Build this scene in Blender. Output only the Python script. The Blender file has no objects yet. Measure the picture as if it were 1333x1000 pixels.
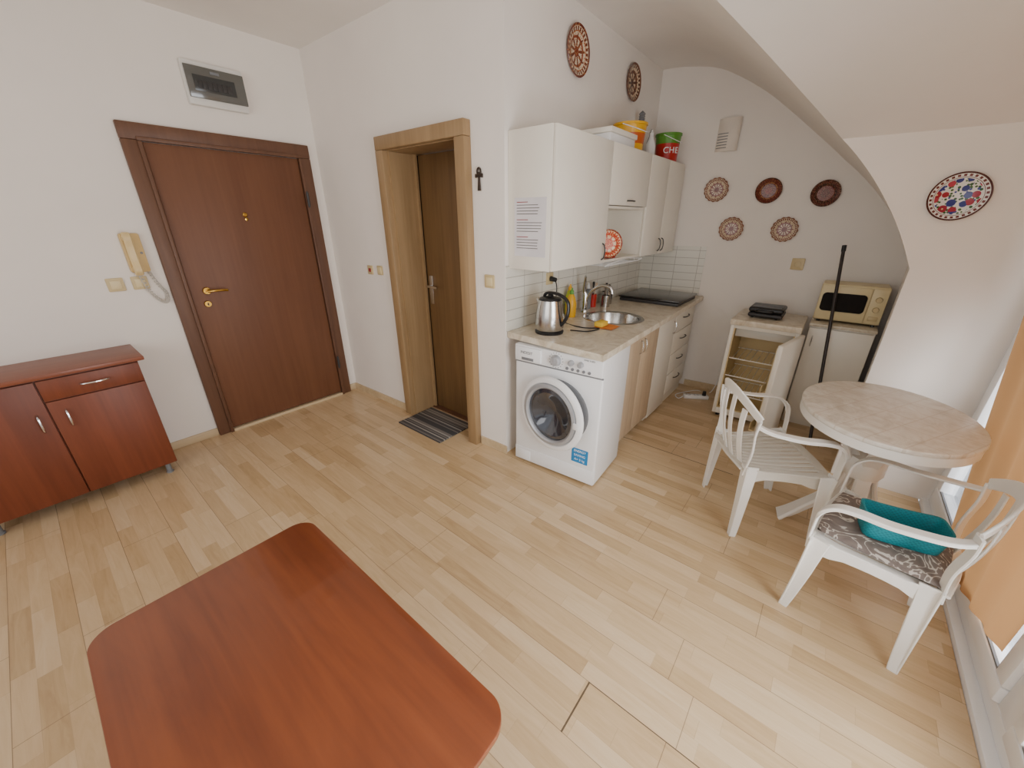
import bpy,bmesh,math,random
from mathutils import Vector,Matrix
random.seed(4)
S=bpy.context.scene; COL=S.collection
V=Vector
# ------------------------------------------------------------ geometry kit
def cr(pts,n=6,closed=False):
    P=[V(p) for p in pts]; out=[]; L=len(P)
    rng=range(L if closed else L-1)
    for i in rng:
        if closed: a,b,c,d=P[(i-1)%L],P[i],P[(i+1)%L],P[(i+2)%L]
        else: a,b,c,d=P[max(i-1,0)],P[i],P[i+1],P[min(i+2,L-1)]
        for k in range(n):
            t=k/n
            out.append(.5*((2*b)+(c-a)*t+(2*a-5*b+4*c-d)*t*t+(3*b-a-3*c+d)*t**3))
    if not closed: out.append(P[-1].copy())
    return out
class G:
    def __init__(s): s.v=[];s.f=[];s.m=[]
    def add(s,vs,fs,mi=0):
        n=len(s.v); s.v+=[tuple(v) for v in vs]; s.f+=[[i+n for i in f] for f in fs]; s.m+=[mi]*len(fs); return s
    def bm(s,b,mi=0,M=None):
        if M is not None: b.transform(M)
        b.verts.index_update(); s.add([v.co[:] for v in b.verts],[[v.index for v in f.verts] for f in b.faces],mi); b.free(); return s
    def box(s,x0,x1,y0,y1,z0,z1,bev=0,seg=2,mi=0,M=None):
        b=bmesh.new(); bmesh.ops.create_cube(b,size=1)
        for v in b.verts: v.co=V(((x0+x1)/2+v.co.x*(x1-x0),(y0+y1)/2+v.co.y*(y1-y0),(z0+z1)/2+v.co.z*(z1-z0)))
        if bev>0: bmesh.ops.bevel(b,geom=b.edges[:],offset=bev,segments=seg,affect='EDGES',profile=.5)
        return s.bm(b,mi,M)
    def cyl(s,p0,p1,r0,r1=None,n=24,mi=0):
        return s.tube([p0,p1],[r0,r0 if r1 is None else r1],n,mi=mi)
    def tube(s,pts,r,n=8,closed=False,mi=0):
        P=[V(p) for p in pts]; L=len(P); R=r if isinstance(r,(list,tuple)) else [r]*L
        vs=[];fs=[];nrm=None
        for i,p in enumerate(P):
            if closed: t=P[(i+1)%L]-P[i-1]
            else: t=P[min(i+1,L-1)]-P[max(i-1,0)]
            t.normalize()
            if nrm is None: nrm=t.orthogonal().normalized()
            else: nrm=(nrm-t*nrm.dot(t)).normalized()
            b=t.cross(nrm)
            for k in range(n):
                a=2*math.pi*k/n; vs.append(p+(nrm*math.cos(a)+b*math.sin(a))*R[i])
        for i in range(L if closed else L-1):
            j=(i+1)%L
            for k in range(n):
                k2=(k+1)%n; fs.append([i*n+k,i*n+k2,j*n+k2,j*n+k])
        if not closed: fs.append(list(range(n))[::-1]); fs.append([(L-1)*n+k for k in range(n)])
        return s.add(vs,fs,mi)
    def ribbon(s,pts,w,t,side,mi=0):
        P=[V(p) for p in pts]; L=len(P)
        W=w if isinstance(w,(list,tuple)) else [w]*L
        SD=side if isinstance(side,list) else [side]*L
        vs=[];fs=[]
        for i,p in enumerate(P):
            tg=(P[min(i+1,L-1)]-P[max(i-1,0)]).normalized()
            sd=V(SD[i]); sd=(sd-tg*sd.dot(tg)).normalized(); nn=tg.cross(sd)
            ww=W[i]/2; c=min(t*.35,ww*.4)
            for a,b in ((-ww+c,-t/2),(ww-c,-t/2),(ww,-t/2+c),(ww,t/2-c),(ww-c,t/2),(-ww+c,t/2),(-ww,t/2-c),(-ww,-t/2+c)):
                vs.append(p+sd*a+nn*b)
        for i in range(L-1):
            for k in range(8): fs.append([i*8+k,i*8+(k+1)%8,(i+1)*8+(k+1)%8,(i+1)*8+k])
        fs.append(list(range(8))[::-1]); fs.append([(L-1)*8+k for k in range(8)])
        return s.add(vs,fs,mi)
    def lathe(s,prof,M=None,n=40,mi=0,fn=None,close=False):
        vs=[];fs=[];L=len(prof)
        for (r,z) in prof:
            for k in range(n):
                a=2*math.pi*k/n; rr=max(r,1e-5)
                if fn: rr=fn(rr,a)
                vs.append(V((rr*math.cos(a),rr*math.sin(a),z)))
        rng=range(L if close else L-1)
        for i in rng:
            j=(i+1)%L
            for k in range(n): fs.append([i*n+k,i*n+(k+1)%n,j*n+(k+1)%n,j*n+k])
        if M is not None: vs=[M@v for v in vs]
        return s.add(vs,fs,mi)
    def prism(s,poly,h0,h1,M=None,mi=0,bev=0,holes=(),seg=2):
        b=bmesh.new(); es=[]
        for lp in [poly]+list(holes):
            vv=[b.verts.new((p[0],p[1],h0)) for p in lp]
            es+=[b.edges.new((vv[i],vv[(i+1)%len(vv)])) for i in range(len(vv))]
        if holes: bmesh.ops.triangle_fill(b,use_beauty=True,edges=es)
        else: b.faces.new(vv)
        r=bmesh.ops.extrude_face_region(b,geom=b.faces[:])
        for v in r['geom']:
            if isinstance(v,bmesh.types.BMVert): v.co.z=h1
        bmesh.ops.recalc_face_normals(b,faces=b.faces[:])
        if bev>0:
            ed=[e for e in b.edges if abs(e.verts[0].co.z-e.verts[1].co.z)<1e-6 and len(e.link_faces)==2 and e.calc_face_angle(0)>.5]
            bmesh.ops.bevel(b,geom=ed,offset=bev,segments=seg,affect='EDGES',profile=.5)
        return s.bm(b,mi,M)
def rrect(x0,x1,y0,y1,r,n=8):
    o=[]
    for cx,cy,a0 in ((x1-r,y1-r,0),(x0+r,y1-r,90),(x0+r,y0+r,180),(x1-r,y0+r,270)):
        for k in range(n+1):
            a=math.radians(a0+90*k/n); o.append((cx+r*math.cos(a),cy+r*math.sin(a)))
    return o
def circ(cx,cy,r,n=40): return [(cx+r*math.cos(2*math.pi*k/n),cy+r*math.sin(2*math.pi*k/n)) for k in range(n)]
def frame(o,right,up):
    r=V(right).normalized();u=V(up).normalized();n=r.cross(u)
    return Matrix(((r.x,u.x,n.x,o[0]),(r.y,u.y,n.y,o[1]),(r.z,u.z,n.z,o[2]),(0,0,0,1)))
OFF={}
def thing(name,label,cat,loc=(0,0,0),group=None,structure=False):
    e=bpy.data.objects.new(name,None); e.empty_display_size=.05; e.location=loc; COL.objects.link(e)
    e["label"]=label
    if structure: e["kind"]="structure"
    else: e["category"]=cat
    if group: e["group"]=group
    OFF[e.name]=V(loc); return e
def obj(name,g,mats,parent=None,o=None,label=None,cat=None,group=None,sharp=35,kind=None,rot=None):
    off=OFF[parent.name] if parent else V(o or (0,0,0))
    me=bpy.data.meshes.new(name)
    loc=off if (parent or o) else V((0,0,0))
    local=(rot is not None)
    vs=[v if local else (v[0]-off.x,v[1]-off.y,v[2]-off.z) for v in g.v]
    me.from_pydata(vs,[],g.f); me.update()
    b=bmesh.new(); b.from_mesh(me); bmesh.ops.recalc_face_normals(b,faces=b.faces[:]); b.to_mesh(me); b.free()
    if not isinstance(mats,(list,tuple)): mats=[mats]
    for m in mats: me.materials.append(m)
    if len(mats)>1:
        for p,mi in zip(me.polygons,g.m): p.material_index=mi
    me.polygons.foreach_set("use_smooth",[True]*len(me.polygons)); me.set_sharp_from_angle(angle=math.radians(sharp))
    ob=bpy.data.objects.new(name,me); COL.objects.link(ob)
    if parent: ob.parent=parent
    else: ob.location=loc
    if rot is not None: ob.rotation_mode='QUATERNION'; ob.rotation_quaternion=rot
    OFF[ob.name]=off
    if label: ob["label"]=label
    if cat: ob["category"]=cat
    if group: ob["group"]=group
    if kind: ob["kind"]=kind
    return ob
def text(body,size,M,mat,parent,name="lettering",depth=.0004,align='CENTER'):
    c=bpy.data.curves.new("t",'FONT'); c.body=body; c.size=size; c.extrude=depth; c.align_x=align; c.align_y='CENTER'
    t=bpy.data.objects.new("t",c); COL.objects.link(t); bpy.context.view_layer.update()
    me=bpy.data.meshes.new_from_object(t.evaluated_get(bpy.context.evaluated_depsgraph_get()))
    bpy.data.objects.remove(t); g=G(); g.add([M@v.co for v in me.vertices],[list(p.vertices) for p in me.polygons])
    return obj(name,g,mat,parent)
# ------------------------------------------------------------ materials
def lin(c):
    o=[]
    for x in c[:3]:
        x/=255; o.append(x/12.92 if x<=.04045 else ((x+.055)/1.055)**2.4)
    return (*o,1)
class NT:
    def __init__(s,name):
        s.m=bpy.data.materials.new(name); s.m.use_nodes=True; s.t=s.m.node_tree; s.p=s.t.nodes['Principled BSDF']
        s.tc=s.n('ShaderNodeTexCoord')
    def n(s,ty,**k):
        x=s.t.nodes.new(ty)
        for a,b in k.items(): setattr(x,a,b)
        return x
    def l(s,a,b): s.t.links.new(a,b)
    def set(s,sock,v):
        if isinstance(v,bpy.types.NodeSocket): s.l(v,sock)
        else: sock.default_value=v
    def ma(s,op,a,b=0,c=0):
        x=s.n('ShaderNodeMath',operation=op)
        s.set(x.inputs[0],a); s.set(x.inputs[1],b); s.set(x.inputs[2],c); return x.outputs[0]
    def mix(s,f,a,b,bt='MIX'):
        x=s.n('ShaderNodeMix',data_type='RGBA',blend_type=bt)
        s.set(x.inputs[0],f); s.set(x.inputs[6],a); s.set(x.inputs[7],b); return x.outputs[2]
    def mp(s,scale=(1,1,1),rot=(0,0,0),src=None,loc=(0,0,0)):
        x=s.n('ShaderNodeMapping'); s.l(src or s.tc.outputs['Object'],x.inputs[0]); x.inputs['Scale'].default_value=scale; x.inputs['Rotation'].default_value=rot; x.inputs['Location'].default_value=loc; return x.outputs[0]
    def noise(s,vec,scale=5,detail=3,rough=.5,dist=0):
        x=s.n('ShaderNodeTexNoise'); s.l(vec,x.inputs['Vector']); x.inputs['Scale'].default_value=scale; x.inputs['Detail'].default_value=detail; x.inputs['Roughness'].default_value=rough; x.inputs['Distortion'].default_value=dist; return x.outputs[0]
    def ramp(s,f,stops,const=False):
        x=s.n('ShaderNodeValToRGB'); s.l(f,x.inputs[0]); e=x.color_ramp.elements
        if const: x.color_ramp.interpolation='CONSTANT'
        while len(e)<len(stops): e.new(.5)
        for el,(p,c) in zip(e,stops): el.position=p; el.color=c if len(c)==4 else lin(c)
        return x.outputs[0]
    def bump(s,h,st=.1,d=.01):
        x=s.n('ShaderNodeBump'); s.l(h,x.inputs['Height']); x.inputs['Strength'].default_value=st; x.inputs['Distance'].default_value=d; s.l(x.outputs[0],s.p.inputs['Normal'])
    def fin(s,col=None,rough=.5,metal=0,coat=0,spec=.5):
        if col is not None: s.set(s.p.inputs['Base Color'],col)
        s.set(s.p.inputs['Roughness'],rough); s.p.inputs['Metallic'].default_value=metal; s.p.inputs['Coat Weight'].default_value=coat
        s.p.inputs['Specular IOR Level'].default_value=spec
        return s.m
def M(name,c,rough=.5,metal=0,var=.05,sc=8,coat=0,bump=0,spec=.5):
    t=NT(name); a=lin(c); nz=t.noise(t.mp(),sc,3)
    lo=tuple(x*(1-var) for x in a[:3])+(1,); hi=tuple(min(1,x*(1+var)) for x in a[:3])+(1,)
    if bump: t.bump(t.noise(t.mp(),sc*12,3),bump,.002)
    return t.fin(t.ramp(nz,[(.3,lo),(.7,hi)]),rough,metal,coat,spec)
def wood(name,c1,c2,axis=2,sc=14,rough=.4,coat=0,st=10,c3=None,spec=.5):
    t=NT(name); s=[sc]*3; s[axis]=sc/st
    nz=t.noise(t.mp(tuple(s)),1,5,.6,.6); s2=[sc*6]*3; s2[axis]=sc*6/30
    n2=t.noise(t.mp(tuple(s2)),1,3)
    f=t.ma('ADD',t.ma('MULTIPLY',nz,.65),t.ma('MULTIPLY',n2,.35))
    st_=[(.32,c1),(.62,c2)]
    if c3: st_.append((.75,c3))
    return t.fin(t.ramp(f,st_),rough,0,coat,spec)
WALL=M("wall_paint",(238,231,223),.9,0,.02,3,bump=.08,spec=.2)
CEIL=M("ceiling_paint",(238,232,225),.9,0,.02,3,bump=.05,spec=.2)
WHITE=M("white_laminate",(236,230,217),.35,0,.015)
APPL=M("white_enamel",(238,238,238),.25,0,.01)
PVC=M("upvc_white",(246,247,248),.3,0,.01)
CREAM=M("cream_plastic",(222,204,158),.4,0,.02)
BEIGE=M("beige_switch_plastic",(205,184,138),.4,0,.02)
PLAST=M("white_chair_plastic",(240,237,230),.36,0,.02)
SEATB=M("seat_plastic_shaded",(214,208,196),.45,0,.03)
STEEL=M("brushed_steel",(190,188,184),.22,1,.06,30)
CHROME=M("chrome",(215,215,215),.12,1,.02)
BRASS=M("brass",(200,160,80),.25,1,.04)
BLACK=M("black_plastic",(22,22,24),.35,0,.1)
DARK=M("dark_grey",(52,50,50),.45,0,.08)
GREY=M("grey_rubber",(120,122,125),.5,0,.05)
CHERRY_F=wood("cherry_front",(102,47,25),(124,62,36),2,9,.45,0)
CHERRY_T=wood("cherry_top",(114,57,35),(138,76,49),0,9,.4,.1)
TABLEW=wood("cherry_table",(108,50,24),(142,74,38),1,6,.34,.2,5)
TABLEE=M("table_edge_band",(126,60,30),.4,0,.05)
DOORW=wood("walnut_door",(102,64,43),(116,76,52),2,7,.5,0,9,spec=.4)
DOORF=wood("walnut_frame",(90,59,42),(108,74,53),2,12,.5,0,12)
OAK=wood("oak_frame",(142,115,80),(164,135,98),2,9,.45,0,9)
OAKD=wood("oak_leaf",(98,72,43),(122,93,58),2,10,.45,0,14)
LWOOD=wood("light_elm",(182,158,130),(212,190,160),2,14,.45,0,12)
BASEB=wood("baseboard_maple",(190,166,130),(212,190,154),0,8,.45)
RED=M("red_plastic",(186,34,26),.35); YEL=M("yellow_plastic",(230,174,24),.35)
GREEN=M("green_plastic",(90,150,50),.4)
BLUE=M("blue_sticker",(30,130,190),.4); ORANGE=M("orange_cloth",(220,130,54),.8)
PAPER=M("paper",(232,230,230),.7); INK=M("ink",(50,50,54),.7); INKR=M("red_ink",(150,50,50),.7)
INKG=M("grey_ink",(110,106,104),.7)
INKW=M("white_ink",(240,240,240),.6)
def mglass(name,tint,gl=.08):
    m=bpy.data.materials.new(name); m.use_nodes=True; t=m.node_tree; t.nodes.clear()
    o=t.nodes.new('ShaderNodeOutputMaterial'); a=t.nodes.new('ShaderNodeBsdfTransparent'); b=t.nodes.new('ShaderNodeBsdfGlossy'); x=t.nodes.new('ShaderNodeMixShader')
    fr=t.nodes.new('ShaderNodeLayerWeight'); fr.inputs[0].default_value=.15
    mm=t.nodes.new('ShaderNodeMath'); mm.operation='MULTIPLY_ADD'; mm.inputs[1].default_value=.5; mm.inputs[2].default_value=gl; t.links.new(fr.outputs['Fresnel'],mm.inputs[0])
    a.inputs[0].default_value=tint; b.inputs['Roughness'].default_value=.05
    t.links.new(mm.outputs[0],x.inputs[0]); t.links.new(a.outputs[0],x.inputs[1]); t.links.new(b.outputs[0],x.inputs[2]); t.links.new(x.outputs[0],o.inputs[0]); return m
GLASS=mglass("window_glass",(.95,.97,1,1),.06)
# floor
def floormat():
    t=NT("laminate_floor"); sp=t.n('ShaderNodeSeparateXYZ'); t.l(t.tc.outputs['Object'],sp.inputs[0]); x,y=sp.outputs[0],sp.outputs[1]
    sx=t.ma('DIVIDE',t.ma('SUBTRACT',x,.853),.19/3); st=t.ma('FLOOR',sx); fx=t.ma('FRACT',sx)
    w1=t.n('ShaderNodeTexWhiteNoise',noise_dimensions='1D'); t.l(st,w1.inputs['W'])
    yy=t.ma('ADD',t.ma('DIVIDE',y,.40),t.ma('MULTIPLY',w1.outputs[0],7)); bl=t.ma('FLOOR',yy); fy=t.ma('FRACT',yy)
    cb=t.n('ShaderNodeCombineXYZ'); t.l(st,cb.inputs[0]); t.l(bl,cb.inputs[1])
    w2=t.n('ShaderNodeTexWhiteNoise',noise_dimensions='2D'); t.l(cb.outputs[0],w2.inputs['Vector'])
    cb2=t.n('ShaderNodeCombineXYZ'); t.l(x,cb2.inputs[0]); t.l(y,cb2.inputs[1]); t.l(t.ma('MULTIPLY',w2.outputs[0],9),cb2.inputs[2])
    gr=t.noise(t.mp((30,3.0,1),src=cb2.outputs[0]),1,5,.62,1.3)
    f=t.ma('ADD',t.ma('MULTIPLY',w2.outputs[0],.42),t.ma('MULTIPLY',gr,.62))
    col=t.ramp(f,[(.18,(178,147,106)),(.36,(194,164,123)),(.62,(209,181,142)),(.9,(220,197,162))])
    px=t.ma('DIVIDE',t.ma('SUBTRACT',x,.853),.19); pf=t.ma('FRACT',px); pi=t.ma('FLOOR',px)
    w3=t.n('ShaderNodeTexWhiteNoise',noise_dimensions='1D'); t.l(t.ma('ADD',pi,.5),w3.inputs['W'])
    py=t.ma('FRACT',t.ma('ADD',t.ma('DIVIDE',y,1.28),w3.outputs[0]))
    seam=t.ma('MAXIMUM',t.ma('LESS_THAN',pf,.011),t.ma('LESS_THAN',py,.0018))
    minor=t.ma('MAXIMUM',t.ma('LESS_THAN',fx,.02),t.ma('LESS_THAN',fy,.005))
    col=t.mix(t.ma('MULTIPLY',minor,.2),col,lin((130,96,62)))
    col=t.mix(t.ma('MULTIPLY',seam,.62),col,lin((92,68,46)))
    def rng(s,a,b): return t.ma('MULTIPLY',t.ma('GREATER_THAN',s,a),t.ma('LESS_THAN',s,b))
    gp=t.ma('MULTIPLY',rng(x,.663,.855),rng(y,.327,.333))
    gp=t.ma('MAXIMUM',gp,t.ma('MULTIPLY',rng(x,.8515,.8545),t.ma('LESS_THAN',y,.33)))
    gp=t.ma('MAXIMUM',gp,t.ma('MULTIPLY',rng(x,2.561,2.567),rng(y,.2,1.2)))
    col=t.mix(t.ma('MULTIPLY',gp,.85),col,lin((50,36,26)))
    return t.fin(col,t.ma('ADD',.27,t.ma('MULTIPLY',gr,.12)),0,.1)
FLOOR=floormat()
def tilemat(axis):
    t=NT("wall_tile"+str(axis)); sp=t.n('ShaderNodeSeparateXYZ'); t.l(t.n('ShaderNodeNewGeometry').outputs['Position'],sp.inputs[0])
    cb=t.n('ShaderNodeCombineXYZ'); t.l(sp.outputs[axis],cb.inputs[0]); t.l(t.ma('SUBTRACT',sp.outputs[2],.9),cb.inputs[1])
    b=t.n('ShaderNodeTexBrick'); b.offset=0; t.l(cb.outputs[0],b.inputs['Vector']); b.inputs['Scale'].default_value=1
    b.inputs['Brick Width'].default_value=.2; b.inputs['Row Height'].default_value=.066; b.inputs['Mortar Size'].default_value=.0022; b.inputs['Mortar Smooth'].default_value=.2
    b.inputs['Color1'].default_value=lin((226,223,212)); b.inputs['Color2'].default_value=lin((219,216,204)); b.inputs['Mortar'].default_value=lin((166,160,148))
    t.bump(t.ma('SUBTRACT',1,b.outputs['Fac']),.3,.002)
    return t.fin(b.outputs['Color'],.28)
def marble(name,c1,c2,c3,sc=5):
    t=NT(name); n=t.noise(t.mp(),sc,6,.65,1.6); return t.fin(t.ramp(n,[(.3,c1),(.5,c2),(.68,c3)]),.3)
WORKT=marble("worktop_stone",(184,168,142),(210,198,176),(226,217,200),9)
def tabletop():
    t=NT("table_marbling"); n=t.noise(t.mp(),11,5,.6,1.5); c=t.ramp(n,[(.32,(206,197,182)),(.5,(224,217,205)),(.7,(236,232,224))])
    sp=t.n('ShaderNodeSeparateXYZ'); t.l(t.mp((9,9,9),(0,0,.5)),sp.inputs[0])
    g=t.ma('MAXIMUM',t.ma('LESS_THAN',t.ma('FRACT',sp.outputs[0]),.05),t.ma('LESS_THAN',t.ma('FRACT',sp.outputs[1]),.05))
    return t.fin(t.mix(t.ma('MULTIPLY',g,.35),c,lin((188,168,140))),.35)
TTOP=tabletop()
def cushion():
    t=NT("floral_fabric"); n=t.noise(t.mp(),9,2,.5,2.4); w=t.ma('ABSOLUTE',t.ma('SUBTRACT',n,.5))
    c=t.ramp(w,[(0,(208,200,190)),(.018,(208,200,190)),(.026,(134,122,114)),(.2,(112,101,97))]); return t.fin(c,.9)
CUSH=cushion()
def matstripe():
    t=NT("mat_stripes"); sp=t.n('ShaderNodeSeparateXYZ'); t.l(t.tc.outputs['Object'],sp.inputs[0])
    w=t.n('ShaderNodeTexWhiteNoise',noise_dimensions='1D'); t.l(t.ma('FLOOR',t.ma('MULTIPLY',sp.outputs[0],80)),w.inputs['W'])
    return t.fin(t.ramp(w.outputs[0],[(0,(66,64,64)),(.3,(112,106,100)),(.6,(150,144,136)),(.85,(84,80,78))],True),.95)
MATS=matstripe()
def curtainmat():
    m=bpy.data.materials.new("orange_curtain"); m.use_nodes=True; t=m.node_tree; p=t.nodes['Principled BSDF']; p.inputs['Base Color'].default_value=lin((198,150,102)); p.inputs['Roughness'].default_value=.95
    o=t.nodes['Material Output']; tr=t.nodes.new('ShaderNodeBsdfTranslucent'); tr.inputs[0].default_value=lin((206,158,106)); x=t.nodes.new('ShaderNodeMixShader'); x.inputs[0].default_value=.18
    w=t.nodes.new('ShaderNodeTexNoise'); w.inputs['Scale'].default_value=400; b=t.nodes.new('ShaderNodeBump'); b.inputs['Strength'].default_value=.15; b.inputs['Distance'].default_value=.001; t.links.new(w.outputs[0],b.inputs['Height']); t.links.new(b.outputs[0],p.inputs['Normal'])
    t.links.new(p.outputs[0],x.inputs[1]); t.links.new(tr.outputs[0],x.inputs[2]); t.links.new(x.outputs[0],o.inputs[0]); return m
CURT=curtainmat()
def platemat(name,R,bands,accent,acc2,n,vs=60):
    t=NT(name); sp=t.n('ShaderNodeSeparateXYZ'); t.l(t.tc.outputs['Object'],sp.inputs[0]); x,y=sp.outputs[0],sp.outputs[1]
    r=t.ma('DIVIDE',t.ma('SQRT',t.ma('ADD',t.ma('MULTIPLY',x,x),t.ma('MULTIPLY',y,y))),R); th=t.ma('ARCTAN2',y,x)
    base=t.ramp(r,bands,True)
    s=t.ma('SINE',t.ma('MULTIPLY',th,n)); pet=t.ma('GREATER_THAN',s,t.ma('SUBTRACT',t.ma('MULTIPLY',r,2.6),.8))
    inner=t.ma('MULTIPLY',pet,t.ma('LESS_THAN',r,.7))
    vo=t.n('ShaderNodeTexVoronoi'); t.l(t.tc.outputs['Object'],vo.inputs['Vector']); vo.inputs['Scale'].default_value=vs
    dots=t.ma('LESS_THAN',vo.outputs['Distance'],.33)
    c=t.mix(inner,base,lin(accent)); c=t.mix(dots,c,lin(acc2))
    s2=t.ma('SINE',t.ma('MULTIPLY',th,n*3)); rim=t.ma('MULTIPLY',t.ma('GREATER_THAN',s2,-.2),t.ma('MULTIPLY',t.ma('GREATER_THAN',r,.76),t.ma('LESS_THAN',r,.9)))
    c=t.mix(rim,c,lin(accent)); return t.fin(c,.25)
def floralplate(name,R):
    t=NT(name); sp=t.n('ShaderNodeSeparateXYZ'); t.l(t.tc.outputs['Object'],sp.inputs[0]); x,y=sp.outputs[0],sp.outputs[1]
    r=t.ma('DIVIDE',t.ma('SQRT',t.ma('ADD',t.ma('MULTIPLY',x,x),t.ma('MULTIPLY',y,y))),R); th=t.ma('ARCTAN2',y,x)
    base=t.ramp(r,[(0,(226,224,220)),(.74,(226,224,220)),(.77,(96,44,46)),(.79,(226,224,220)),(.93,(80,38,38))],True)
    def vor(sc,thr,stops):
        v=t.n('ShaderNodeTexVoronoi'); t.l(t.mp((sc,sc,0)),v.inputs['Vector']); v.inputs['Scale'].default_value=1; v.inputs['Randomness'].default_value=.7
        s=t.n('ShaderNodeSeparateXYZ'); t.l(v.outputs['Color'],s.inputs[0]); return t.ma('LESS_THAN',v.outputs['Distance'],thr),t.ramp(s.outputs[0],stops,True),v.outputs['Distance']
    z=t.ma('LESS_THAN',r,.74)
    m1,c1,_=vor(80,.46,[(0,(52,96,56)),(.45,(74,110,66)),(.75,(70,80,150))])
    c=t.mix(t.ma('MULTIPLY',m1,z),base,c1)
    m2,c2,d=vor(29,.50,[(0,(48,56,130)),(.35,(160,40,58)),(.6,(66,64,146)),(.8,(180,62,82))])
    c=t.mix(t.ma('MULTIPLY',m2,z),c,c2); c=t.mix(t.ma('MULTIPLY',t.ma('LESS_THAN',d,.14),z),c,lin((226,200,150)))
    rim=t.ma('MULTIPLY',t.ma('GREATER_THAN',t.ma('SINE',t.ma('MULTIPLY',th,30)),-.1),t.ma('MULTIPLY',t.ma('GREATER_THAN',r,.82),t.ma('LESS_THAN',r,.91)))
    return t.fin(t.mix(rim,c,lin((110,52,52))),.25)
# ------------------------------------------------------------ room shell
H=2.70
def wall(name,g,mat=WALL,label="cream white painted plaster wall"):
    return obj(name,g,mat,label=label,kind="structure",sharp=30)
g=G().box(-2.4,4.3,-.72,3.6,-.1,0); wall("floor",g,FLOOR,"pale maple strip laminate floor")
g=G().box(-2.4,1.9,3.45,3.6,0,H); wall("wall_north",g)
def xb(y): return 1.78+.04*(3.45-y)/1.92
g=G()
def bseg(y0,y1,z0,z1): g.prism([(xb(y0),y0),(xb(y1),y1),(2.12,y1),(2.12,y0)],z0,z1)
bseg(1.53,1.85,0,H); bseg(2.55,3.45,0,H); bseg(1.85,2.55,2.0,H)
wall("wall_east",g)
g=G().box(2.12,4.1,1.53,1.68,0,H); wall("wall_kitchen",g)
def xd(y): return 3.88+.1*(1.53-y)
g=G().prism([(xd(1.6),1.6),(xd(-.6),-.6),(4.35,-.6),(4.35,1.6)],0,H); wall("wall_back",g)
prof=[(1.53,2.70),(1.35,2.69),(1.13,2.65),(.95,2.57),(.74,2.44),(.56,2.30),(.38,2.15),(.15,1.95),(0,1.79),(-.12,1.63),(-.22,1.47),(-.30,1.31)]
prof=[(p.x,p.y) for p in cr([(a,b,0) for a,b in prof],4)]
def xs(z): return 3.0-max(0,(z-1.95))/.477
def tw(y,x):
    w=min(1,max(0,(.15-y)/.45)); return y-.085*max(0,x-3)*w
g=G(); vs=[];fs=[];K=6
for (y,z) in prof:
    a=xs(z)
    for k in range(K+1):
        x=a+(4.15-a)*k/K; vs.append((x,tw(y,x),z))
for i in range(len(prof)-1):
    for k in range(K): fs.append([i*(K+1)+k,i*(K+1)+k+1,(i+1)*(K+1)+k+1,(i+1)*(K+1)+k])
g.add(vs,fs)
cur=[(xs(z),y,z) for y,z in prof if z>=1.95]
if cur[-1][2]>1.9501: cur.append((3.0,.15,1.95))
poly=cur+[(3.0,-.9,1.95),(1.428,-.9,2.7)]
g.add(poly,[list(range(len(poly)))])
g.box(-2.4,1.428,-.9,1.53,H,H+.1); g.box(-2.4,4.2,1.53,3.6,H,H+.1)
wall("ceiling",g,CEIL,"white ceiling with sloping attic side")
g=G().box(1.3,4.3,-1.0,1.6,2.78,2.85); g.box(3.06,3.1,-.9,-.45,1.3,2.8); wall("trim_1",g,CEIL,"roof shell above the attic slope")
pe=[(-.8,0),(-.30,0)]+[(y,z) for y,z in reversed(prof) if z<1.951 and z>1.3]+[(-.8,1.95)]
g=G().prism([(p[0],p[1]) for p in pe],0,.04,frame((3.0,0,0),(0,1,0),(0,0,1)))
wall("wall_right",g,label="low attic wall beside the kitchen niche")
g=G().prism([(3.04,-.3034),(4.15,-.3977),(4.15,-.47),(3.04,-.47)],0,1.33); wall("wall_niche",g)
g=G().box(-2.4,.1,-.87,-.72,0,H); g.box(.1,3.0,-.87,-.76,2.06,2.8); wall("wall_balcony",g)
g=G().box(.3,.6,3.436,3.45,0,.06,.003); wall("baseboard_north",g,BASEB,"pale laminate baseboard")
g=G().box(1.70,1.78,3.436,3.45,0,.06,.003); wall("baseboard_north.001",g,BASEB,"pale laminate baseboard")
g=G().box(-2.3,-.56,3.436,3.45,0,.06,.003); wall("baseboard_north.002",g,BASEB,"pale laminate baseboard")
g=G().prism([(xb(3.43)-.014,3.43),(xb(2.63)-.014,2.63),(xb(2.63),2.63),(xb(3.43),3.43)],0,.06)
g.prism([(xb(1.76)-.014,1.76),(xb(1.53)-.014,1.52),(xb(1.53),1.52),(xb(1.76),1.76)],0,.06); wall("baseboard_east",g,BASEB,"pale laminate baseboard")
g=G().prism([(xd(.93)-.014,.93),(xd(-.3)-.014,-.3),(xd(-.3),-.3),(xd(.93),.93)],0,.06); wall("baseboard_back",g,BASEB,"pale laminate baseboard")
g=G().box(1.825,3.885,1.522,1.53,.9,1.30); wall("trim_2",g,tilemat(0),"glazed tile splashback above the worktop")
g=G().prism([(xd(1.52)-.008,1.52),(xd(.95)-.008,.95),(xd(.95),.95),(xd(1.52),1.52)],.9,1.33); wall("trim_3",g,tilemat(1),"glazed tile splashback beside the hob")
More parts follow.
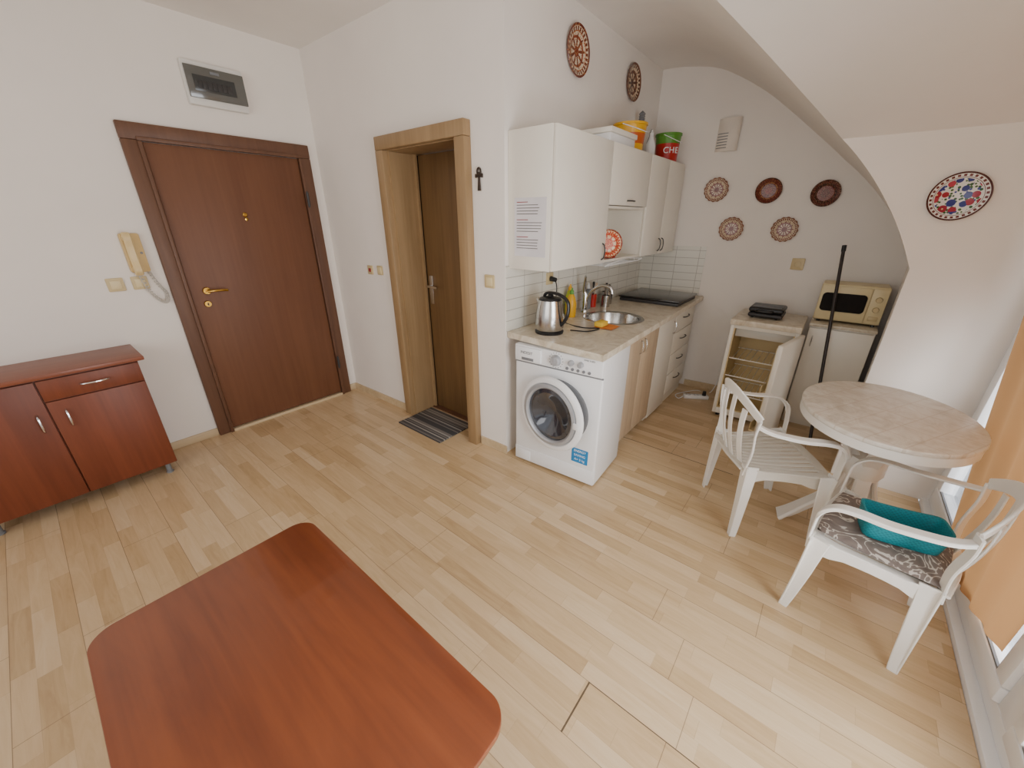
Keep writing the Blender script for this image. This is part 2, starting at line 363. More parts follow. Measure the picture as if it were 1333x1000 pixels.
# ------------------------------------------------------------ entrance door
d=thing("door_1","reddish brown security door in dark wood frame","door",(1.15,3.45,0),structure=True)
g=G()
for a in ((.60,.69,0,1.989),(1.61,1.70,0,1.989),(.60,1.70,1.99,2.08)): g.box(a[0],a[1],3.415,3.45,a[2],a[3],.005)
for a in ((.672,.694,0,1.984),(1.606,1.628,0,1.984),(.672,1.628,1.985,2.007)): g.box(a[0],a[1],3.402,3.43,a[2],a[3],.004)
obj("door_frame",g,DOORF,d)
leaf=obj("door_leaf",G().box(.697,1.603,3.420,3.45,.03,1.982,.004),DOORW,d)
obj("threshold",G().box(.695,1.605,3.40,3.448,0,.022,.003),BASEB,d)
g=G().lathe([(0,.016),(.022,.016),(.026,.008),(.026,0)],frame((.79,3.42,1.09),(1,0,0),(0,0,1)),24)
g.cyl((.79,3.41,1.09),(.79,3.365,1.09),.009); g.tube(cr([(.785,3.368,1.09),(.82,3.362,1.092),(.87,3.365,1.09),(.905,3.372,1.086)],5),.009,12)
obj("door_handle",g,BRASS,leaf,label="polished brass lever handle")
g=G().lathe([(0,.012),(.020,.012),(.024,.004),(.024,0)],frame((.775,3.42,1.0),(1,0,0),(0,0,1)),24); g.box(.772,.778,3.40,3.408,.99,1.008,mi=1)
obj("keyhole",g,[BRASS,BLACK],leaf)
g=G().lathe([(0,.014),(.010,.014),(.016,.008),(.016,0)],frame((1.15,3.42,1.585),(1,0,0),(0,0,1)),24); g.lathe([(0,.018),(.011,.016),(.011,0)],frame((1.15,3.42,1.555),(1,0,0),(0,0,1)),20)
obj("peephole",g,BRASS,leaf)
for z in (1.70,.33):
    obj("hinge",G().cyl((1.617,3.395,z-.05),(1.617,3.395,z+.05),.010,n=16).cyl((1.617,3.395,z-.058),(1.617,3.395,z+.058),.006,n=12),DARK,d)
# ------------------------------------------------------------ inner door
d=thing("door_2","narrow brown wooden door in deep oak frame","door",(1.8,2.2,0),structure=True)
g=G()
for a in ((2.54,2.62,0,1.979),(1.77,1.85,0,1.979),(1.77,2.62,1.98,2.06)): g.box(1.757,1.815,a[0],a[1],a[2],a[3],.004)
g.box(1.80,2.10,2.525,2.549,0,1.974); g.box(1.80,2.10,1.851,1.875,0,1.974); g.box(1.80,2.10,1.851,2.549,1.975,1.999)
g.box(1.995,2.012,2.50,2.524,0,1.974); g.box(1.995,2.012,1.876,1.895,0,1.974)
obj("door_frame",g,OAK,d)
leaf=obj("door_leaf",G().box(2.02,2.06,1.88,2.50,.012,1.97,.003),OAKD,d)
obj("gap_shade",G().box(2.03,2.05,2.50,2.524,.0,1.97),BLACK,d)  # black strip standing in for the shade in the gap beside the leaf
g=G().box(2.013,2.021,2.435,2.475,.93,1.15,.003).cyl((2.02,2.455,1.07),(1.975,2.455,1.07),.009).tube(cr([(1.978,2.46,1.07),(1.972,2.42,1.072),(1.976,2.345,1.068)],5),.009,12)
obj("door_handle",g,CHROME,leaf,label="chrome lever handle")
g=G().box(1.98,2.1,1.876,2.524,0,.010); obj("threshold",g,DOORF,d)
# ------------------------------------------------------------ balcony glazing
w=thing("window_1","white framed glazed balcony door","window",(1.5,-.8,0),structure=True)
g=G().box(.1,2.98,-.83,-.722,-.02,.025,.004)
for a,b in ((.1,.18),(1.46,1.58),(2.90,2.98)): g.box(a,b,-.82,-.755,.096,1.97,.005)
g.box(.1,2.98,-.82,-.755,.025,.095,.005); g.box(.1,2.98,-.82,-.755,1.971,2.05,.005)
obj("window_frame",g,PVC,w)
for a,b in ((.182,1.458),(1.582,2.898)):
    g=G().box(a,b,-.80,-.738,.097,.165,.008).box(a,b,-.80,-.738,1.9,1.968,.008).box(a,a+.07,-.80,-.738,.166,1.899,.008).box(b-.07,b,-.80,-.738,.166,1.899,.008)
    sash=obj("sash",g,PVC,w)
    g=G().box(a+.07,b-.07,-.752,-.744,.166,.174).box(a+.07,a+.078,-.752,-.744,.166,1.9); obj("gasket",g,GREY,sash)
    obj("pane",G().box(a+.069,b-.069,-.775,-.765,.164,1.901),GLASS,sash)
    obj("window_handle",G().box(a+.025,a+.045,-.738,-.70,1.0,1.02,.003).box(a+.02,a+.05,-.71,-.695,.90,1.03,.004),PVC,sash)
g=G().box(-2,4.5,-2.3,-.84,-.12,-.03); wall("floor.001",g,M("balcony_tile",(214,218,224),.5),"grey tiled balcony floor outside")
g=G().box(-2,4.5,-2.3,-2.22,-.03,.95); wall("wall_outside",g,M("parapet_plaster",(216,214,210),.8),"pale balcony parapet wall")
# ------------------------------------------------------------ electrics
f=thing("fuse_box","white fuse box with smoky grey window on wall","fuse box",(1.165,3.45,2.34))
g=G().prism(rrect(-.168,.168,-.115,.12,.01),.0,.04,frame((1.165,3.45,2.34),(1,0,0),(0,0,1)),bev=.006)
obj("housing",g,M("fusebox_grey",(222,220,214),.4),f)
obj("cover",G().box(1.006,1.330,3.394,3.409,2.262,2.432,.004),M("smoked_grey",(96,96,92),.15,coat=.5),f)
g=G().box(1.04,1.27,3.3925,3.395,2.30,2.385,.001); obj("breaker_window",g,M("smoked_dark",(58,60,60),.2),f)
g=G()
for k in range(7): g.box(1.06+k*.027,1.083+k*.027,3.390,3.394,2.315,2.355,.001)
obj("breaker_row",g,DARK,f)
obj("latch",G().box(1.14,1.19,3.390,3.395,2.40,2.415,.001),GREY,f)
def switch(loc,right,label,kind="light_switch",cat="switch",sz=.04,red=False):
    t=thing(kind,label,cat,loc)
    F=frame(loc,right,(0,0,1))
    obj("plate",G().prism(rrect(-sz,sz,-sz,sz,.006,4),0,.009,F,bev=.003),BEIGE,t)
    if "socket" in kind:
        obj("insert",G().lathe([(.025,.009),(.025,.014),(.02,.014),(.018,.002),(0,.002)],F,24),BEIGE,t)
        g=G()
        for a in (-.0095,.0095): g.cyl(F@V((a,0,.002)),F@V((a,0,.005)),.003,n=10)
        obj("contact",g,BLACK,t)
    else:
        q=.014 if red else .026
        obj("rocker",G().box(-q,q,-q,q,.007,.014,.003,M=F@Matrix.Rotation(.06,4,'X')),INKR if red else CREAM,t)
    return t
switch((.35,3.45,1.18),(1,0,0),"beige square light switch beside the intercom")
switch((.465,3.45,1.18),(1,0,0),"beige square light switch below the intercom")
switch((xb(2.92),2.92,1.18),(0,-1,0),"small beige switch with red rocker",red=True,sz=.035)
switch((xb(2.79),2.79,1.185),(0,-1,0),"small beige switch beside inner door",sz=.035)
switch((xb(1.64),1.65,1.20),(0,-1,0),"beige square light switch near wall corner")
switch((xd(.26),.26,1.22),(-.1,-1,0),"beige wall socket above the fridge","wall_socket","socket",.045)
t=thing("intercom_handset","cream wall intercom telephone with coiled cord","intercom",(.49,3.45,1.36))
F=frame((.49,3.45,1.36),(1,0,0),(0,0,1)); ICM=M("intercom_tan",(208,178,120),.4)
g=G().prism(rrect(-.05,.045,-.115,.115,.012,5),0,.03,F,bev=.006); obj("base",g,ICM,t)
g=G().ribbon([F@V(p) for p in cr([(-.018,.115,.045),(-.018,.09,.062),(-.018,.03,.052),(-.018,-.04,.052),(-.018,-.10,.062),(-.018,-.125,.045)],5)],.042,.02,(1,0,0))
g.lathe([(0,.03),(.024,.03),(.024,.052),(0,.052)],F@Matrix.Translation((-.018,.09,0)),20).lathe([(0,.03),(.024,.03),(.024,.052),(0,.052)],F@Matrix.Translation((-.018,-.095,0)),20)
obj("handset",g,M("intercom_light",(222,196,142),.4),t)
obj("button",G().cyl(F@V((.028,.0,.03)),F@V((.028,.0,.035)),.007,n=16),GREY,t)
pts=[];base=cr([(.47,3.41,1.24),(.49,3.425,1.14),(.525,3.43,1.07),(.56,3.43,1.05),(.575,3.435,1.10),(.545,3.435,1.17),(.52,3.43,1.25)],40)
for i,p in enumerate(base):
    a=i*.75; pts.append(p+V((.008*math.cos(a),.004*math.sin(a)-.006,.008*math.sin(a))))
obj("coiled_cord",G().tube(pts,.003,5),M("cord_white",(190,184,174),.5),t)
g=G(); c=V((xb(1.71)-.008,1.71,1.785))
g.tube([c+V((0,.013*math.sin(a),.018*math.cos(a)+.018)) for a in [k*2*math.pi/20 for k in range(20)]],.0055,8,True)
g.ribbon([(c.x,1.683,1.782),(c.x,1.71,1.782),(c.x,1.737,1.782)],[.022,.012,.022],.01,(0,0,1)).ribbon([(c.x,1.71,1.80),(c.x,1.71,1.77),(c.x,1.71,1.705)],[.012,.012,.026],.01,(0,1,0))
obj("ankh_ornament",g,M("dark_bronze",(62,50,42),.4,.5),o=(xb(1.71),1.71,1.76),label="small dark metal ankh cross on wall",cat="wall ornament")
g=G().box(1.60,1.955,2.0,2.51,.0,.012,.004)
obj("doormat",g,MATS,o=(1.78,2.25,0),label="small grey striped woven mat at inner door",cat="doormat")
# ------------------------------------------------------------ sideboard
t=thing("sideboard","low cherry wood sideboard with two doors and drawer","sideboard",(-.13,3.26,0))
g=G().box(-.54,.28,3.10,3.44,.075,.785,.001); obj("body",g,CHERRY_F,t)
obj("top",G().box(-.56,.31,3.065,3.445,.785,.81,.005),CHERRY_T,t)
def bow(a,b,out,r=.005):
    a=V(a);b=V(b);o=V(out); return G().tube(cr([a,a+o*.7+(b-a)*.12,a+o+(b-a)*.5,a+o*.7+(b-a)*.88,b],5),r,10)
dr=obj("door",G().box(-.537,-.133,3.082,3.10,.08,.775,.003),CHERRY_F,t)
obj("handle",bow((-.175,3.082,.50),(-.175,3.082,.60),(0,-.025,0)),CHROME,dr)
dr=obj("door",G().box(-.127,.277,3.082,3.10,.08,.655,.003),CHERRY_F,t)
obj("handle",bow((-.07,3.082,.50),(-.07,3.082,.60),(0,-.025,0)),CHROME,dr)
dr=obj("drawer",G().box(-.127,.277,3.082,3.10,.661,.775,.003),CHERRY_F,t)
obj("handle",bow((.02,3.082,.72),(.14,3.082,.72),(0,-.025,0)),CHROME,dr)
for x in (-.49,.23):
    for y in (3.13,3.40): obj("leg",G().lathe([(0,0),(.019,0),(.019,.01),(.014,.014),(.014,.075),(0,.075)],Matrix.Translation((x,y,0)),20),GREY,t)
# ------------------------------------------------------------ coffee table
t=thing("coffee_table","glossy cherry wood coffee table with rounded corners","coffee table",(.1,.84,0))
g=G().prism(rrect(-.195,.41,.33,1.345,.065,10),.478,.50,bev=.004); obj("table_top",g,TABLEW,t)
g=G().box(-.1,.3,.5,.53,.40,.478,.003).box(-.1,.3,1.16,1.19,.40,.478,.003).box(-.1,-.07,.53,1.16,.40,.478,.003).box(.27,.3,.53,1.16,.40,.478,.003); obj("apron",g,TABLEE,t)
for x in (-.1,.3):
    for y in (.5,1.19):
        sx=-1 if x<0 else 1
        obj("leg",G().ribbon(cr([(x,y,.478),(x+.01*sx,y,.3),(x+.0,y,.1),(x+.03*sx,y,0.0)],5),.055,.03,(0,1,0)),TABLEE,t)
# ------------------------------------------------------------ washing machine (local coords; front faces -x)
t=thing("washing_machine","white front loading washing machine under the worktop","washing machine",(0,0,0))
g=G().box(0,.41,-.295,.295,.015,.85,.012,3); body=obj("body",g,APPL,t)
obj("control_panel",G().box(-.012,.02,-.293,.293,.742,.848,.008,3),APPL,t)
obj("panel_groove",G().box(-.0005,.01,-.294,.294,.732,.742),GREY,t)
obj("detergent_drawer",G().box(-.022,0,.10,.285,.752,.838,.006,2),APPL,t)
Fw=lambda y,z,x=0: frame((x,y,z),(0,-1,0),(0,0,1))
obj("drawer_recess",G().box(-.0235,-.021,.15,.235,.758,.775,.001),GREY,t)
def knob(y,z,r):
    return G().lathe([(0,.026),(r*.7,.026),(r*.85,.022),(r,.004),(r,0)],Fw(y,z,-.012),28).box(-.042,-.036,y-.003,y+.003,z-r*.1,z+r*.7)
SILV=M("silver_plastic",(176,178,182),.3,.3)
obj("knob",knob(.0,.795,.034),SILV,t)
g=G()
for k in range(16):
    a=2*math.pi*k/16; g.box(-.0132,-.0118,.0+.045*math.cos(a)-.002,.0+.045*math.cos(a)+.002,.795+.045*math.sin(a)-.002,.795+.045*math.sin(a)+.002)
obj("dial_marks",g,INK,t)
obj("knob",knob(-.10,.80,.018),SILV,t); obj("knob",knob(-.16,.80,.018),SILV,t)
for k in range(5): obj("button",G().cyl((-.018,-.075-.035*k,.762),(-.01,-.075-.035*k,.762),.009,n=14),GREY,t)
obj("porthole",G().prism(circ(0,0,.20,40),0,.002,Fw(-.02,.47,-.001)),DARK,body)
obj("gasket",G().lathe([(.205,0),(.21,.008),(.20,.014),(.17,.012),(.165,0)],Fw(-.02,.47,0),40),GREY,body)
Fd=Matrix.Translation((0,.21,0))@Matrix.Rotation(math.radians(-10),4,'Z')@Matrix.Translation((0,-.21,0))@Fw(-.02,.47,-.018)
g=G().lathe([(.195,0),(.234,0),(.239,.010),(.233,.024),(.220,.032),(.205,.032),(.195,.018)],Fd,56,close=True); door=obj("door",g,APPL,t)
g=G().lathe([(.198,.022),(.196,.036),(.178,.040),(.168,.032),(.166,.018)],Fd,48); obj("door_trim",g,SILV,door)
g=G().lathe([(.168,.020),(.14,.026),(.10,.006),(.06,-.02),(.0,-.03)],Fd,48); obj("door_glass",g,M("porthole_glass",(74,78,86),.1,.5,.3,6,coat=1),door)
obj("door_handle",G().box(.185,.226,-.02,.02,.030,.042,.005,M=Fd),APPL,door)
obj("sticker",G().prism(rrect(-.055,.055,-.05,.05,.004,3),0,.0012,Fw(-.19,.20,-.0005)),BLUE,t)
for i,s in enumerate(("ENERGY","SAVING","A+ 5 kg")): text(s,.022,Fw(-.19,.232-.03*i,-.002),INKW,t)
text("INDESIT",.024,Fw(.20,.805,-.0225),INK,t); text("IWSC 51051",.013,Fw(-.21,.832,-.0125),INK,t)
obj("filter_flap",G().box(-.006,.01,.17,.26,.03,.10,.003),APPL,t)
obj("kick_panel",G().box(-.003,.01,-.29,.29,.02,.118,.002),APPL,t)
for x in (.04,.37):
    for y in (-.25,.25): obj("foot",G().cyl((x,y,0),(x,y,.018),.018,n=14),DARK,t)
t.location=(1.83,1.145,0); t.rotation_euler=(0,0,math.radians(3.9))
# ------------------------------------------------------------ kitchen base
def handleV(x,y,z0,z1): return bow((x,y,z0),(x,y,z1),(0,-.022,0),.0045)
def handleH(x0,x1,y,z): return bow((x0,y,z),(x1,y,z),(0,-.022,0),.0045)
t=thing("base_cabinet","light wood sink base cabinet with two doors","kitchen cabinet",(2.6,1.2,0))
g=G().box(2.29,2.306,.955,1.52,.0,.858).box(2.914,2.93,.955,1.52,.0,.858).box(2.306,2.914,.955,1.50,.10,.116).box(2.306,2.914,1.50,1.515,.1,.858).box(2.306,2.914,.98,.995,0,.1)
obj("body",g,WHITE,t)
for a,b,hx in ((2.292,2.609,2.58),(2.612,2.928,2.64)):
    dr=obj("door",G().box(a,b,.935,.953,.05,.85,.002),LWOOD,t); obj("handle",handleV(hx,.935,.68,.78),CHROME,dr)
t=thing("base_cabinet","white base cabinet with single plain door","kitchen cabinet",(3.1,1.2,0))
obj("body",G().box(2.935,3.32,.955,1.52,.0,.858),WHITE,t); dr=obj("door",G().box(2.937,3.318,.935,.953,.02,.85,.002),WHITE,t); obj("handle",handleV(3.28,.935,.68,.78),CHROME,dr)
t=thing("drawer_cabinet","white kitchen base unit with four drawers","kitchen cabinet",(3.6,1.2,0))
obj("body",G().box(3.325,3.84,.955,1.52,.0,.858),WHITE,t)
for k in range(4):
    dr=obj("drawer",G().box(3.327,3.838,.935,.953,.10+k*.188,.10+k*.188+.182,.003),WHITE,t); obj("handle",handleH(3.51,3.66,.935,.21+k*.188),DARK,dr)
g=G().prism([(1.785,.835),(3.925,.90),(3.87,1.521),(1.83,1.521)],.862,.90,holes=[circ(2.6,1.17,.19)]) 
obj("worktop",g,WORKT,o=(2.8,1.2,.88),label="beige stone-look kitchen worktop over the units",cat="worktop")
t=thing("sink","round stainless steel kitchen sink set in worktop","sink",(2.6,1.17,.9))
g=G().lathe([(.215,.9005),(.21,.905),(.192,.905),(.182,.898),(.172,.80),(.15,.765),(.03,.755),(.03,.75),(0,.75),(0,.748),(.03,.748),(.155,.76),(.178,.8),(.188,.9)],Matrix.Translation((2.6,1.17,0)),48); obj("basin",g,STEEL,t)
obj("drain",G().lathe([(0,.757),(.025,.757),(.03,.7555)],Matrix.Translation((2.6,1.17,0)),24),CHROME,t)
FX,FY=2.64,1.43
t=thing("faucet","chrome single lever kitchen mixer tap","faucet",(FX,FY,.9))
g=G().lathe([(0,.90),(.03,.90),(.028,.915),(.022,.92),(.022,1.03),(.02,1.04),(0,1.04)],Matrix.Translation((FX,FY,0)),24).tube(cr([(FX,FY-.01,.98),(FX,FY-.05,1.06),(FX,FY-.13,1.11),(FX,FY-.20,1.10),(FX,FY-.215,1.06)],5),.012,14); obj("spout",g,CHROME,t)
obj("lever",G().tube([(FX,FY,1.04),(FX-.01,FY+.01,1.06),(FX-.05,FY-.02,1.17)],[.018,.015,.009],12),CHROME,t)
t=thing("hob","black electric hob with closed glass cover","hob",(3.5,1.17,.9))
obj("base",G().box(3.27,3.76,.93,1.43,.900,.925,.004),DARK,t); obj("cover",G().box(3.26,3.77,.92,1.44,.93,.945,.004),M("black_glass",(34,31,30),.25,coat=.3),t)
t=thing("kettle","brushed steel electric kettle with black handle","kettle",(1.985,1.31,.9)); KX,KY=1.985,1.31; K=Matrix.Translation((KX,KY,.9))@Matrix.Scale(1.07,4)
obj("base",G().lathe([(0,.0),(.082,0),(.084,.012),(.075,.02),(0,.02)],K,36),BLACK,t)
obj("body",G().lathe([(0,.022),(.078,.022),(.083,.04),(.081,.10),(.073,.16),(.066,.19),(.0,.19)],K,40),STEEL,t)
obj("lid",G().lathe([(.066,.19),(.060,.202),(.02,.21),(.012,.222),(0,.224)],K,30),BLACK,t)
g=G().ribbon(cr([(KX,KY+.045,1.10),(KX,KY+.04,1.13),(KX,KY+.01,1.145),(KX,KY-.065,1.14),(KX,KY-.125,1.10),(KX,KY-.125,1.02),(KX,KY-.085,.955)],5),.024,.016,(1,0,0)); obj("handle",g,BLACK,t)
obj("spout",G().tube([(KX,KY+.05,1.06),(KX,KY+.078,1.09),(KX,KY+.094,1.10)],[.03,.018,.012],14),STEEL,t)
switch((2.28,1.522,1.18),(1,0,0),"beige wall socket in splashback","wall_socket","socket",.04)
t=thing("power_plug","black plug with cable in kitchen socket","plug",(2.28,1.50,1.18))
obj("plug_body",G().cyl((2.28,1.507,1.18),(2.28,1.465,1.175),.018,.014,n=16),BLACK,t)
obj("cable",G().tube(cr([(2.28,1.47,1.175),(2.27,1.45,1.12),(2.27,1.45,1.0),(2.26,1.38,.9065),(2.20,1.20,.9055),(2.25,1.10,.9055),(2.14,1.12,.9055),(2.09,1.22,.9065)],6),.004,8),BLACK,t)
def bottle(name,x,y,prof,mat,cap,label,z=.9,cat="bottle",n=28):
    t=thing(name,label,cat,(x,y,z)); F=Matrix.Translation((x,y,z)); h=prof[-1][1]; r=prof[-1][0]
    obj("bottle_body",G().lathe([(0,0)]+prof+[(0,h)],F,n),mat,t); obj("cap",G().lathe([(r*1.15,h-.003),(r*1.15,h+.02),(r*.6,h+.026),(r*.5,h+.04),(0,h+.04)],F,20),cap,t); return t
bottle("soap_bottle",2.44,1.43,[(.034,0),(.037,.01),(.037,.10),(.027,.14),(.013,.165)],YEL,GREEN,"yellow washing up liquid bottle by the tap")
bottle("soap_bottle",2.50,1.48,[(.030,0),(.032,.01),(.032,.13),(.022,.165),(.012,.18)],M("lime_plastic",(190,200,60),.4),YEL,"green and yellow cleaner bottle by the tap")
bottle("soap_bottle",2.76,1.47,[(.024,0),(.026,.01),(.026,.13),(.018,.15),(.010,.16)],GREY,APPL,"grey dish soap bottle beside the tap")
t=thing("jar","white plastic jar behind the kettle","jar",(2.15,1.44,.9)); obj("jar_body",G().lathe([(0,0),(.05,0),(.055,.02),(.05,.09),(.04,.10),(0,.10)],Matrix.Translation((2.15,1.44,.9)),28),APPL,t)
obj("jar_lid",G().lathe([(.043,.10),(.043,.115),(0,.118)],Matrix.Translation((2.15,1.44,.9)),28),CREAM,t)
def cup(x,y,r,h,mat,label,items,z=.9):
    t=thing("utensil_cup",label,"cup",(x,y,z)); F=Matrix.Translation((x,y,z))
    obj("cup",G().lathe([(0,0),(r,0),(r,h),(r-.004,h),(r-.004,.006),(0,.006)],F,28),mat,t)
    for i,(dx,dy,hh,m) in enumerate(items): 
        obj("utensil",G().tube([(x,y,z+.01),(x+dx*.5,y+dy*.5,z+hh*.6),(x+dx,y+dy,z+hh)],[.004,.004,.010],8),m,t)
cup(2.93,1.40,.035,.09,STEEL,"steel cup holding cutlery",[(.02,.01,.15,STEEL),(-.02,.0,.16,STEEL),(.0,-.02,.14,CHROME)])
cup(2.86,1.48,.03,.10,RED,"red cup holding wooden utensils",[(.01,-.02,.19,LWOOD),(-.02,-.01,.2,BLACK)])
cup(3.05,1.45,.045,.10,STEEL,"perforated steel cutlery holder",[(.02,.01,.15,STEEL),(-.02,.0,.17,BLACK),(.0,-.02,.16,CHROME)])
obj("sponge",G().box(2.27,2.36,1.09,1.15,.9065,.937,.006),M("sponge_yellow",(228,190,60),.95,bump=.6),o=(2.31,1.12,.9065),label="yellow sponge on cloth beside the sink",cat="sponge")
g=G();vs=[];fs=[]
for i in range(9):
    for j in range(9): vs.append((2.26+i*.017,1.02+j*.016,.9025+.003*math.sin(i*1.3+j)*.5+.0015))
for i in range(8):
    for j in range(8): fs.append([i*9+j,(i+1)*9+j,(i+1)*9+j+1,i*9+j+1])
g.add(vs,fs); obj("cleaning_cloth",g,ORANGE,o=(2.33,1.08,.902),label="orange cleaning cloth on worktop",cat="cloth")
# ------------------------------------------------------------ wall cabinets
def hollow(x0,x1,y0,y1,z0,z1,t=.016):
    return G().box(x0,x0+t,y0,y1,z0,z1).box(x1-t,x1,y0,y1,z0,z1).box(x0+t,x1-t,y0,y1,z0,z0+t).box(x0+t,x1-t,y0,y1,z1-t,z1).box(x0+t,x1-t,y1-.006,y1,z0+t,z1-t)
t=thing("wall_cabinet","cream white wall cabinet with single large door","kitchen cabinet",(2.16,1.38,1.28),"kitchen wall cabinets")
obj("body",G().box(1.85,2.475,1.24,1.528,1.285,1.985,.001),WHITE,t); dr=obj("door",G().box(1.852,2.473,1.22,1.238,1.287,1.983,.002),WHITE,t); obj("handle",handleV(2.43,1.22,1.31,1.41),DARK,dr)
p=thing("paper_notice","printed paper notice taped to cabinet side","notice",(1.849,1.375,1.51))
Fp=frame((1.8495,1.375,1.51),(0,-1,0),(0,0,1)); obj("sheet",G().prism([(-.108,-.152),(.108,-.152),(.108,.152),(-.108,.152)],0,.0006,Fp),M("notice_paper",(222,218,220),.7),p)
for i in range(18):
    if i%6==5: continue
    wdt=.088 if i%6 else .045
    y=.132-i*.0148; e=-.092+wdt*2*(.8+.2*random.random())
    g=G().prism([(-.092,y),(e,y),(e,y-.0040),(-.092,y-.0040)],.0006,.0009,Fp)
    obj("printed_line",g,INKR if i%6==0 else INKG,p)
t=thing("wall_cabinet","white wall cabinet with short door above open shelf","kitchen cabinet",(2.78,1.38,1.28),"kitchen wall cabinets")
g=hollow(2.478,3.098,1.24,1.528,1.285,1.985).box(2.494,3.082,1.24,1.522,1.62,1.636); obj("body",g,WHITE,t)
dr=obj("door",G().box(2.48,3.096,1.22,1.238,1.64,1.983,.002),WHITE,t); obj("handle",handleH(2.74,2.85,1.22,1.67),DARK,dr)
t=thing("wall_cabinet","white wall cabinet with two tall doors","kitchen cabinet",(3.48,1.38,1.28),"kitchen wall cabinets")
obj("body",G().box(3.101,3.85,1.24,1.528,1.285,1.985),WHITE,t)
for a,b,hx in ((3.103,3.474,3.44),(3.478,3.848,3.51)):
    dr=obj("door",G().box(a,b,1.22,1.238,1.287,1.983,.003),WHITE,t); obj("handle",handleV(hx,1.22,1.31,1.41),DARK,dr)
g=G()
for k in range(9): g.tube([(2.52+k*.06,1.22,1.262),(2.52+k*.06,1.50,1.262)],.0025,6)
g.tube([(2.50,1.22,1.262),(3.05,1.22,1.262)],.004,6).tube([(2.50,1.50,1.262),(3.05,1.50,1.262)],.004,6).tube([(2.50,1.22,1.262),(2.50,1.19,1.28),(2.77,1.19,1.30),(3.05,1.19,1.28),(3.05,1.22,1.262)],.003,6)
for x in (2.5,3.05):
    for y in (1.25,1.48): g.tube([(x,y,1.262),(x,y,1.286)],.003,6)
obj("dish_rack",g,APPL,o=(2.78,1.35,1.26),label="white wire dish rack under open shelf",cat="dish rack")
def plate(c,nrm,R,mat,label,scal=0,group="decorative wall plates"):
    q=V((0,0,1)).rotation_difference(V(nrm)); 
    fn=(lambda r,a:r*(1+.035*math.cos(scal*a)) if r>.8*R else r) if scal else None
    g=G().lathe([(0,.004),(R*.55,.004),(R*.66,.012),(R*.85,.017),(R*.985,.024),(R,.022),(R*.9,.008),(R*.6,0),(0,0)],None,72,fn=fn)
    return obj("decorative_plate",g,mat,o=c,rot=q,label=label,cat="plate",group=group)
BR=(104,42,30);CRM=(218,202,176);DKB=(60,38,32)
p1=platemat("plate_a",.125,[(0,(150,56,30)),(.2,CRM),(.5,(140,62,36)),(.6,CRM),(.72,(170,90,50)),(.76,CRM),(.92,BR)],(112,50,30),(180,112,64),9,95)
p2=platemat("plate_b",.115,[(0,DKB),(.2,(206,182,154)),(.5,(110,66,48)),(.64,(206,182,154)),(.9,(110,70,52))],(84,50,38),(130,84,62),8,90)
p3=platemat("plate_c",.09,[(0,BR),(.2,CRM),(.46,(120,50,40)),(.56,CRM),(.93,(130,86,66))],(112,42,34),(150,84,62),12,140)
p4=platemat("plate_d",.09,[(0,(150,50,36)),(.25,(92,36,26)),(.6,(190,140,96)),(.66,(96,42,30)),(.95,DKB)],(110,40,28),(170,110,74),9,140)
p5=platemat("plate_e",.09,[(0,(60,36,30)),(.3,(110,44,32)),(.6,(60,34,28)),(.9,(76,42,34))],(120,56,40),(164,120,90),12,140)
p6=platemat("plate_g",.09,[(0,(220,90,40)),(.4,(236,210,170)),(.62,(200,60,36)),(.8,(236,210,170)),(.93,(150,50,30))],(206,76,36),(236,190,130),9,110)
plate((2.49,1.53,2.475),(0,-1,0),.128,p1,"large brown and cream painted ceramic plate")
plate((3.30,1.53,2.49),(0,-1,0),.118,p2,"dark brown star patterned ceramic plate above cabinets")
nb=V((-1,-.1,0)).normalized()
for y,z,m,sc,lb in ((.96,1.785,p3,16,"scalloped cream plate with red centre"),(.58,1.765,p4,0,"round red brown painted plate"),(.21,1.735,p5,0,"round dark brown painted plate"),(.79,1.48,p3,16,"scalloped cream plate with brown star"),(.41,1.48,p3,16,"scalloped cream plate with floral ring")):
    plate((xd(y),y,z),nb,.092,m,lb,sc)
plate((3.0,-.37,1.655),(-1,0,0),.108,floralplate("plate_f",.108),"white plate with blue and red flowers, dark rim")
plate((2.625,1.275,1.397),V((-.80,-.58,.12)),.094,p6,"ornate orange red plate leaning in open shelf",group=None)
t=thing("bowl","red and white bowl on the open shelf","bowl",(2.735,1.30,1.301)); obj("bowl_body",G().lathe([(0,0),(.03,0),(.05,.03),(.062,.07),(.058,.07),(.045,.032),(0,.008)],Matrix.Translation((2.735,1.30,1.301)),30),[RED],t)
t=thing("vent_cover","white curved louvred ventilation cover on wall","vent",(xd(.95),.95,2.18))
Fv=frame((xd(.95),.95,2.18),(-.1,-1,0),(0,0,1))
def vc(a,r=1): return (.085*math.cos(a)*r,0,.038*math.sin(a)*r)
g=G();vs=[];fs=[];nn=16
for z in (-.115,.115):
    for k in range(nn+1):
        a=math.pi*k/nn; q=vc(a); vs.append(Fv@V((q[0],z,q[2])))
for k in range(nn): fs.append([k,k+1,nn+2+k,nn+1+k])
fs.append(list(range(nn+1))); fs.append(list(range(nn+1,2*nn+2)))
g.add(vs,fs); obj("vent_hood",g,M("vent_plastic",(226,216,204),.5),t)
for k in range(6):
    g=G(); z=-.09+k*.02; P=[]
    for j in range(7):
        a=math.pi*(.45+.35*j/6); q=vc(a,1.01); P.append(Fv@V((q[0],z,q[2])))
    g.ribbon(P,.006,.002,(0,0,1)); obj("vent_slot",g,GREY,t)
